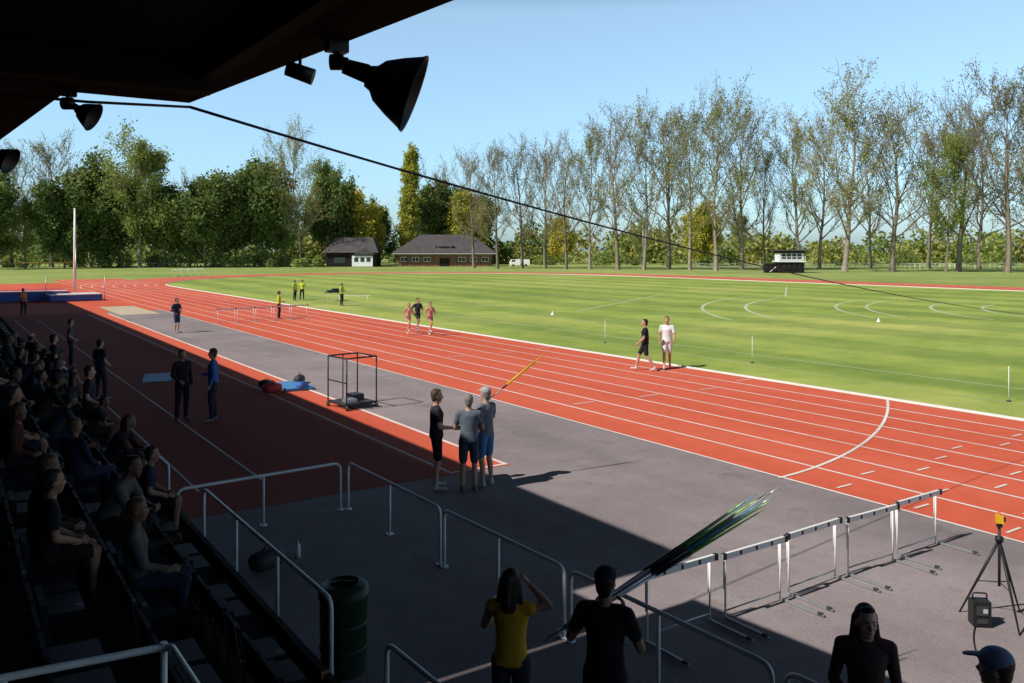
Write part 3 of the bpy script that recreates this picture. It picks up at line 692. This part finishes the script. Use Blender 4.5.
start=[12.6,8.3,8.4,9.5]
for ri,(x0,x1,z) in enumerate(rows[:4]):
    xc=(x0+x1)/2-.12; i=0
    while i<56:
        y=3.6+i*.52; i+=1
        if 5.1<y<6.2 or 17.2<y<18.4 or y<start[ri]: continue
        seats.append((xc,y,z,ri))
        i+=rp.choice([0,0,1,2,3,4,5,6])
for j,(x,y,z,ri) in enumerate(seats):
    o=protos[j] if j<len(protos) else inst(protos[rp.choice([0,1,2,2,3,4,5,5,7,0,3,8,9,9,6])],'seated_spectator',(0,0,0))
    o.location=(x+.02,y+rp.uniform(-.06,.06),z+.44); o.rotation_euler=(0,0,R(-90+rp.uniform(-35,35))); s=rp.uniform(.90,1.05); o.scale=(s,s,s)
for (x,y,z,t,yw) in ((2.6,26.5,.3,(.05,.05,.06),-80),(2.5,19.0,.3,(.03,.03,.04),-100),(3.9,27.5,.004,(.03,.03,.05),-60),(4.1,36,.008,(.1,.1,.1),-100)):
    human('standing_spectator',(x,y,z),R(yw),pose('contra'),top=t,bottom=(.03,.03,.05),legs='long',vox=.022)

# ------------------------------------------------------------------ trees
def fast(name,V,F,mi,mats):
    me=bpy.data.meshes.new(name); V=np.asarray(V,np.float32);F=np.asarray(F,np.int32)
    me.vertices.add(len(V)); me.vertices.foreach_set('co',V.ravel()); me.loops.add(F.size); me.loops.foreach_set('vertex_index',F.ravel())
    me.polygons.add(len(F)); me.polygons.foreach_set('loop_start',np.arange(0,F.size,4,dtype=np.int32)); me.polygons.foreach_set('loop_total',np.full(len(F),4,np.int32))
    for m in mats: me.materials.append(m)
    me.polygons.foreach_set('material_index',np.asarray(mi,np.int32)); me.update(calc_edges=True); me.validate(); return me
def quads(C,size,rng,aspect=.7):
    N=len(C); u=rng.normal(size=(N,3)); u/=np.linalg.norm(u,axis=1)[:,None]; w=rng.normal(size=(N,3)); v=np.cross(u,w); v/=np.linalg.norm(v,axis=1)[:,None]
    s=(size*rng.uniform(.6,1.3,N))[:,None]; u=u*s*.5; v=v*s*.5*aspect
    V=np.stack([C-u-v*.3,C-v,C+u+v*.2,C+v],1).reshape(-1,3); F=np.arange(4*N).reshape(-1,4); return V,F
def prisms(S,n=3):
    S=np.array(S); p0=S[:,0:3];p1=S[:,3:6];r0=S[:,6];r1=S[:,7]
    d=p1-p0; d/=np.linalg.norm(d,axis=1)[:,None]+1e-9; ref=np.where(np.abs(d[:,2:3])>.9,np.array([[1.,0,0]]),np.array([[0,0,1.]]))
    a=np.cross(d,ref); a/=np.linalg.norm(a,axis=1)[:,None]; b_=np.cross(d,a); V=[]
    for (p,r) in ((p0,r0),(p1,r1)):
        for q in range(n):
            t=2*math.pi*q/n; V.append(p+(a*math.cos(t)+b_*math.sin(t))*r[:,None])
    V=np.stack(V,1).reshape(-1,3); base=(np.arange(len(S))*2*n)[:,None]
    F=np.concatenate([base+np.array([[q,(q+1)%n,n+(q+1)%n,n+q]]) for q in range(n)]); return V,F
def tree_mesh(name,seed,Ht,spread,clear,nbr,leafn,leafs,bark,leaf,upw=.9,depth=2,scatter=.7,trunk=.017,curl=.13,thin=.62):
    rng=np.random.default_rng(seed); S=[];tips=[]
    def nrm(v): return v/np.linalg.norm(v)
    def branch(p,d,L,r,dep):
        n=3
        for i in range(n):
            d=nrm(d+rng.normal(size=3)*.17+np.array([0,0,curl])); q=p+d*L/n*rng.uniform(.85,1.15); r1=max(r*.78,.026)
            S.append([*p,*q,r,r1]); 
            if dep>0:
                for _ in range(2):
                    sdv=nrm(rng.normal(size=3)); dd=nrm(d+sdv*rng.uniform(.5,.95)+np.array([0,0,.12])); branch(q,dd,L*rng.uniform(.36,.6),max(r1*.55,.030),dep-1)
            else: tips.append(q); tips.append((p+q)/2)
            p=q;r=r1
    nl=14; p=np.array([0,0,0.]); r=Ht*trunk; dx=rng.normal(size=2)*.02
    pts=[p.copy()];rr=[r*1.25]
    for i in range(nl):
        dx=dx*.7+rng.normal(size=2)*.045; q=p+np.array([dx[0],dx[1],1.])*Ht*.86/nl; r1=max(Ht*trunk*(1-(i+1)/nl)**.85,.05)
        S.append([*p,*q,rr[-1],r1]); rr.append(r1); pts.append(q); p=q
    tips.append(p)
    for i in range(nbr):
        t=clear+(1-clear)*(i+rng.uniform(0,.9))/nbr; t=min(t,.98); k=t*nl; j=int(k); q=pts[j]+(pts[min(j+1,nl)]-pts[j])*(k-j)
        a=i*2.4+rng.uniform(-.5,.5); u=(t-clear)/(1-clear); prof=(math.sin(math.pi*min(1,.25+.62*u))**.7)
        L=spread*prof*rng.uniform(.6,1.2)
        dd=nrm(np.array([math.cos(a),math.sin(a),upw*(.7+.9*u)])); branch(q,dd,L*.8,max(rr[j]*.45,.07),depth)
    T=np.array(tips); idx=np.repeat(np.arange(len(T)),leafn); C=T[idx]+rng.normal(size=(len(idx),3))*scatter
    f=np.sin(T[:,0]*.9+seed)*np.sin(T[:,1]*.8+seed*2)*np.sin(T[:,2]*.55+seed); keep=rng.uniform(size=len(idx))<(thin+.5*f[idx]); C=C[keep]
    V1,F1=prisms(S); V2,F2=quads(C,leafs,rng)
    V=np.concatenate([V1,V2]);F=np.concatenate([F1,F2+len(V1)]); mi=np.concatenate([np.zeros(len(F1)),np.ones(len(F2))])
    return fast(name,V,F,mi,[bark,leaf])
TM={}
TM['bare']=[tree_mesh('bare_tree_mesh',s,28,11,.20,20,2,.27,M['bark'],M['lf_brown'],1.1,2,.32,thin=.45) for s in (1,2,3,31)]
TM['olive']=[tree_mesh('lime_tree_mesh',s,30,12,.20,22,3,.30,M['bark2'],M['lf_olive'],1.1,2,.38,thin=.5) for s in (4,5,6,21)]
TM['fresh']=[tree_mesh('maple_tree_mesh',s,26,10,.2,20,5,.46,M['bark'],M['lf_fresh'],1.0,2,.6) for s in (7,8)]
TM['dark']=[tree_mesh('oak_tree_mesh',s,18,8.5,.12,20,6,.72,M['bark'],M['lf_dark'],.6,2,.8,thin=.55) for s in (9,10,14)]
TM['poplar']=[tree_mesh('poplar_mesh',11,29,3.6,.06,34,4,.46,M['bark'],M['lf_yellow'],2.6,2,.4)]
TM['yellow']=[tree_mesh('yellow_tree_mesh',s,12,6,.08,20,6,.6,M['bark'],M['lf_yellow'],.7,2,.6) for s in (12,13)]
HT={'bare':28,'olive':30,'fresh':26,'dark':18,'poplar':29,'yellow':12}
NM={'bare':'bare_ash_tree','olive':'lime_tree','fresh':'maple_tree','dark':'oak_tree','poplar':'poplar_tree','yellow':'yellow_leaved_tree'}
rt=random.Random(3)
st,ct=math.sin(R(33.94)),math.cos(R(33.94))
def bearing(u,D):  # u = lateral offset per metre of distance along the viewing axis
    return (D*(u*ct+st),D*(ct-u*st))
def tree(kind,px,top,D,wid=1.):
    u=(px-512)/850; X,Y=bearing(u,D); h=(250-top)*D/850+4.4; s=h/HT[kind]
    v=rt.choice(TM[kind]); o=bpy.data.objects.new(NM[kind],v); scene.collection.objects.link(o)
    o.location=(X,Y,-.05); o.rotation_euler=(0,0,rt.uniform(0,6.28)); o.scale=(s*wid,s*wid,s)
for a in [('bare',474,158,205,.9),('bare',497,150,200,.9),('bare',522,148,205),('bare',545,152,200),('bare',566,152,195,.9),
  ('olive',590,134,195,.8),('bare',618,122,190),('olive',644,118,188,.85),('bare',668,116,195),('olive',690,112,185,.8),
  ('olive',716,104,180),('bare',742,112,190,.9),('bare',764,150,195,.8),('olive',798,128,188),('olive',845,96,172,1.15),('bare',893,110,172,1.15),
  ('fresh',946,140,168,.6),('bare',958,106,172,1.1),('bare',928,130,195),('bare',1008,84,165,1.15),('olive',1055,90,165),('bare',820,122,200,.9),
  ('bare',980,125,190),('olive',1030,120,195),('bare',870,130,200,.9),
  ('bare',12,152,215,1.2),('bare',52,144,215,1.2),('bare',-30,150,210,1.2),('dark',90,178,215),('dark',65,195,205),('fresh',140,146,210,1.0),('dark',118,185,215),('dark',165,195,215),
  ('dark',205,186,215),('bare',190,180,225,.8),('dark',235,195,225),('dark',262,174,225,.9),('fresh',285,195,225,.9),('olive',300,138,222,.9),('dark',330,188,240,.8),('fresh',322,165,242,.7),
  ('yellow',353,203,245),('dark',378,212,250,.7),('yellow',372,218,246,.8),('poplar',405,138,250,1.1),('dark',432,192,262,.8),('bare',436,172,262,.8),('yellow',463,206,258,.9),('fresh',25,200,200,.8),('dark',-10,190,195),
  ('dark',480,205,265,.8),('fresh',455,190,268,.7),('yellow',700,215,240,.8),('fresh',740,215,260,.8),('fresh',640,222,260,.8),('yellow',560,225,270,.9)]: tree(*a)
rng=np.random.default_rng(5); Cs=[];Ms=[]
for i in range(240):
    px=rng.uniform(-140,1180); u=(px-512)/850; D=rng.uniform(272,330)
    topy= 200 if px<260 else (216 if px<480 else (228 if px<700 else 233))
    X,Y=bearing(u,D); hh=((250-topy)*D/850+4.4)*rng.uniform(.6,1.15); rad=rng.uniform(4,7.5); mk=0 if rng.uniform()<(.6 if px<480 else .35) else rng.choice([1,2])
    for z in np.arange(1.5,max(hh-1,3),3.4):
        rr_=rad*math.sqrt(max(.12,1-(z/hh)**2.2)); n=int(18*rr_)
        d=rng.normal(size=(n,3)); d/=np.linalg.norm(d,axis=1)[:,None]; c_=np.array([X+rng.normal()*1,Y+rng.normal()*1,z+rng.normal()*.6])+d*np.array([rr_,rr_,2.6])*rng.uniform(.55,1.1,(n,1)); c_=c_[c_[:,2]>0]
        Cs.append(c_); Ms.append(np.full(len(c_),mk))
C=np.concatenate(Cs)
V,F=quads(C,1.35,rng,.8); me=fast('distant_woodland_mesh',V,F,np.concatenate(Ms),[M['lf_dark'],M['lf_fresh'],M['lf_olive']]); scene.collection.objects.link(bpy.data.objects.new('distant_woodland',me))
Cs=[];Ms=[]
for i in range(100):
    px=rng.choice([rng.uniform(-60,322),rng.uniform(-60,322),rng.uniform(530,1050)]); u=(px-512)/850; D=rng.uniform(212,228) if px<330 else rng.uniform(238,262); X,Y=bearing(u,D); n=180; d=rng.normal(size=(n,3)); d/=np.linalg.norm(d,axis=1)[:,None]
    r_=rng.uniform(1.2,2.6); c_=np.array([X,Y,r_*.7])+d*r_*rng.uniform(.6,1.1,(n,1)); c_=c_[c_[:,2]>0]; Cs.append(c_); Ms.append(np.full(len(c_),int(rng.uniform()<.4)))
V,F=quads(np.concatenate(Cs),.6,rng,.8); me=fast('shrub_hedge_mesh',V,F,np.concatenate(Ms),[M['lf_dark'],M['lf_fresh']]); scene.collection.objects.link(bpy.data.objects.new('shrub_hedge',me))

# ------------------------------------------------------------------ buildings
def brg(px,D): return bearing((px-512)/850,D)
yawv=-R(33.94)
b=MB()
def hip(b,x0,x1,y0,y1,z0,z1,k,inset):
    ym=(y0+y1)/2; b.add([(x0,y0,z0),(x1,y0,z0),(x1,y1,z0),(x0,y1,z0),(x0+inset,ym,z1),(x1-inset,ym,z1)],[(0,1,5,4),(1,2,5),(2,3,4,5),(3,0,4),(3,2,1,0)],k)
b.box((0,0,1.7),(25,10,3.4),'brick')
hip(b,-14,14,-6.6,6.6,3.5,8.6,'slate',7)
b.box((0,-5.6,3.42),(27.6,1.9,.18),'white')
for x in np.linspace(-13,13,9): b.box((x,-6.3,1.7),(.14,.14,3.3),'timber')
for x in np.linspace(-10.8,10.8,8):
    if abs(x)<2: continue
    b.box((x,-5.03,1.9),(1.9,.08,1.2),'white'); b.box((x-.45,-5.09,1.9),(.8,.06,1.0),'glass'); b.box((x+.45,-5.09,1.9),(.8,.06,1.0),'glass')
b.box((0,-5.05,1.1),(2.6,.1,2.2),'timber')
hip(b,-2.6,2.6,-5.2,0,5.4,7.6,'slate',2.2); b.box((0,-4.3,5.1),(3.6,1.2,.7),'white'); b.box((0,-4.93,5.1),(3.2,.06,.5),'glass')
b.build('brick_pavilion',(*brg(446,232),0),yawv)
b=MB(); b.box((0,0,1.9),(13,8,3.8),'timber')
b.add([(-7.2,-4.8,3.7),(7.2,-4.8,3.7),(7.2,4.8,3.7),(-7.2,4.8,3.7),(-5,0,7.8),(5,0,7.8)],[(0,1,5,4),(1,2,5),(2,3,4,5),(3,0,4),(3,2,1,0)],'slate')
b.box((3.0,-4.2,1.5),(5.4,.6,2.8),'white'); 
for x in (1.4,3,4.6): b.box((x,-4.53,1.9),(1.0,.08,1.1),'glass')
b.add([(.6,-5.0,3.2),(6.4,-5.0,3.2),(3.5,-5.0,4.9),(.6,-3,3.2),(6.4,-3,3.2),(3.5,-2,4.9)],[(0,1,2),(0,2,5,3),(1,4,5,2)],'slate')
b.box((-3,-4.04,1.7),(3,.1,1.6),'glass')
b.build('timber_clubhouse',(*brg(354,226),0),yawv)
b=MB(); b.box((0,0,1.0),(4.8,3.2,2.0),'timber'); b.box((0,0,2.2),(5.4,3.8,.2),'white'); b.box((0,0,3.1),(4.6,3.0,1.6),'white')
for x in (-1.5,-.5,.5,1.5): b.box((x,-1.52,3.2),(.8,.06,1.0),'glass'); b.box((x,-1.62,1.2),(.7,.06,.9),'black')
for x in (-2.6,2.6): b.box((x,-1.8,2.75),(.08,.08,.9),'white')
b.box((0,-1.85,3.1),(5.3,.06,.07),'white'); b.box((0,0,4.35),(5.8,4.2,.25),'slate'); b.box((0,0,4.0),(5.0,3.4,.42),'timber')
b.box((-3.4,-1,.7),(1.6,.12,.1),'white',rot=Matrix.Rotation(-.7,3,'Y')); b.box((-3.6,.3,.9),(2.0,1.6,1.8),'timber')
b.build('judges_hut',(*brg(789,164),0),yawv)
b=MB(); b.box((0,0,1.15),(5.2,1.9,1.5),'white'); b.box((-2.2,0,.9),(1.3,1.8,1.0),'white'); b.box((-1.75,-.96,1.5),(.9,.03,.5),'glass')
for x in (-1.8,1.6):
    for y in (-.85,.85): b.lathe((x,y-.1,.36),[(0,0),(.36,0),(.36,.2),(0,.2)],'black',16,(0,1,0))
b.build('parked_van',(*brg(520,228),0),yawv)
b=MB()
for i in range(80):
    px=690+i*5; X,Y=brg(px,205); b.box((X,Y,.6),(.12,.12,1.2),'white')
X0,Y0=brg(690,205);X1,Y1=brg(1085,205)
for z in (.55,1.1): b.tube([(X0,Y0,z),(X1,Y1,z)],.06,'white',4)
b.build('white_park_fence')
b=MB(); X0,Y0=brg(-60,208);X1,Y1=brg(330,208)
for i in range(60):
    t=i/59; b.box((X0+(X1-X0)*t,Y0+(Y1-Y0)*t,.6),(.1,.1,1.2),'dkgrey')
b.tube([(X0,Y0,1.15),(X1,Y1,1.15)],.04,'dkgrey',4); b.build('perimeter_fence')

# ------------------------------------------------------------------ light
sd=Vector((1.02,-.04,-1)).normalized(); elev=math.asin(-sd.z)
sun=bpy.data.lights.new('sun','SUN'); sun.energy=5.0; sun.angle=R(.5); sun.color=(1,.955,.89)
so=bpy.data.objects.new('sun',sun); scene.collection.objects.link(so); so.rotation_euler=sd.to_track_quat('-Z','Y').to_euler(); so.location=(-60,0,80)
w=bpy.data.worlds.new('World'); scene.world=w; w.use_nodes=True; nt=w.node_tree
bg=nt.nodes['Background']; sk=nt.nodes.new('ShaderNodeTexSky'); sk.sky_type='NISHITA'; sk.sun_disc=False
sk.sun_elevation=elev; sk.sun_rotation=math.atan2(-sd.x,-sd.y); sk.air_density=1.0; sk.dust_density=1.0; sk.ozone_density=1.0; sk.altitude=50
tc=nt.nodes.new('ShaderNodeTexCoord'); sp=nt.nodes.new('ShaderNodeSeparateXYZ'); nt.links.new(tc.outputs['Generated'],sp.inputs[0])
hz=ramp(nt,[(0,(.43,.58,.78)),(.08,(.53,.69,.83)),(.27,(.82,.88,.82)),(.33,(.34,.36,.34)),(.42,(.05,.05,.055)),(1,(.02,.02,.025))]); nt.links.new(sp.outputs['Z'],hz.inputs[0])
vm=nt.nodes.new('ShaderNodeVectorMath'); vm.operation='MULTIPLY'; nt.links.new(sk.outputs[0],vm.inputs[0]); nt.links.new(hz.outputs[0],vm.inputs[1])
vs_=nt.nodes.new('ShaderNodeVectorMath'); vs_.operation='SCALE'; vs_.inputs['Scale'].default_value=2.4; nt.links.new(vm.outputs[0],vs_.inputs[0])
nt.links.new(vs_.outputs[0],bg.inputs[0]); bg.inputs[1].default_value=.10
scene.view_settings.view_transform='Standard'; scene.view_settings.look='None'; scene.view_settings.exposure=0
cam=bpy.data.cameras.new('camera'); co=bpy.data.objects.new('camera',cam); scene.collection.objects.link(co)
co.location=(0,0,4.4); co.rotation_euler=(R(90),0,-R(33.94)); cam.sensor_width=36; cam.lens=36*850/1024; cam.shift_y=-91.5/1024; cam.clip_end=6000; cam.clip_start=.05
scene.camera=co
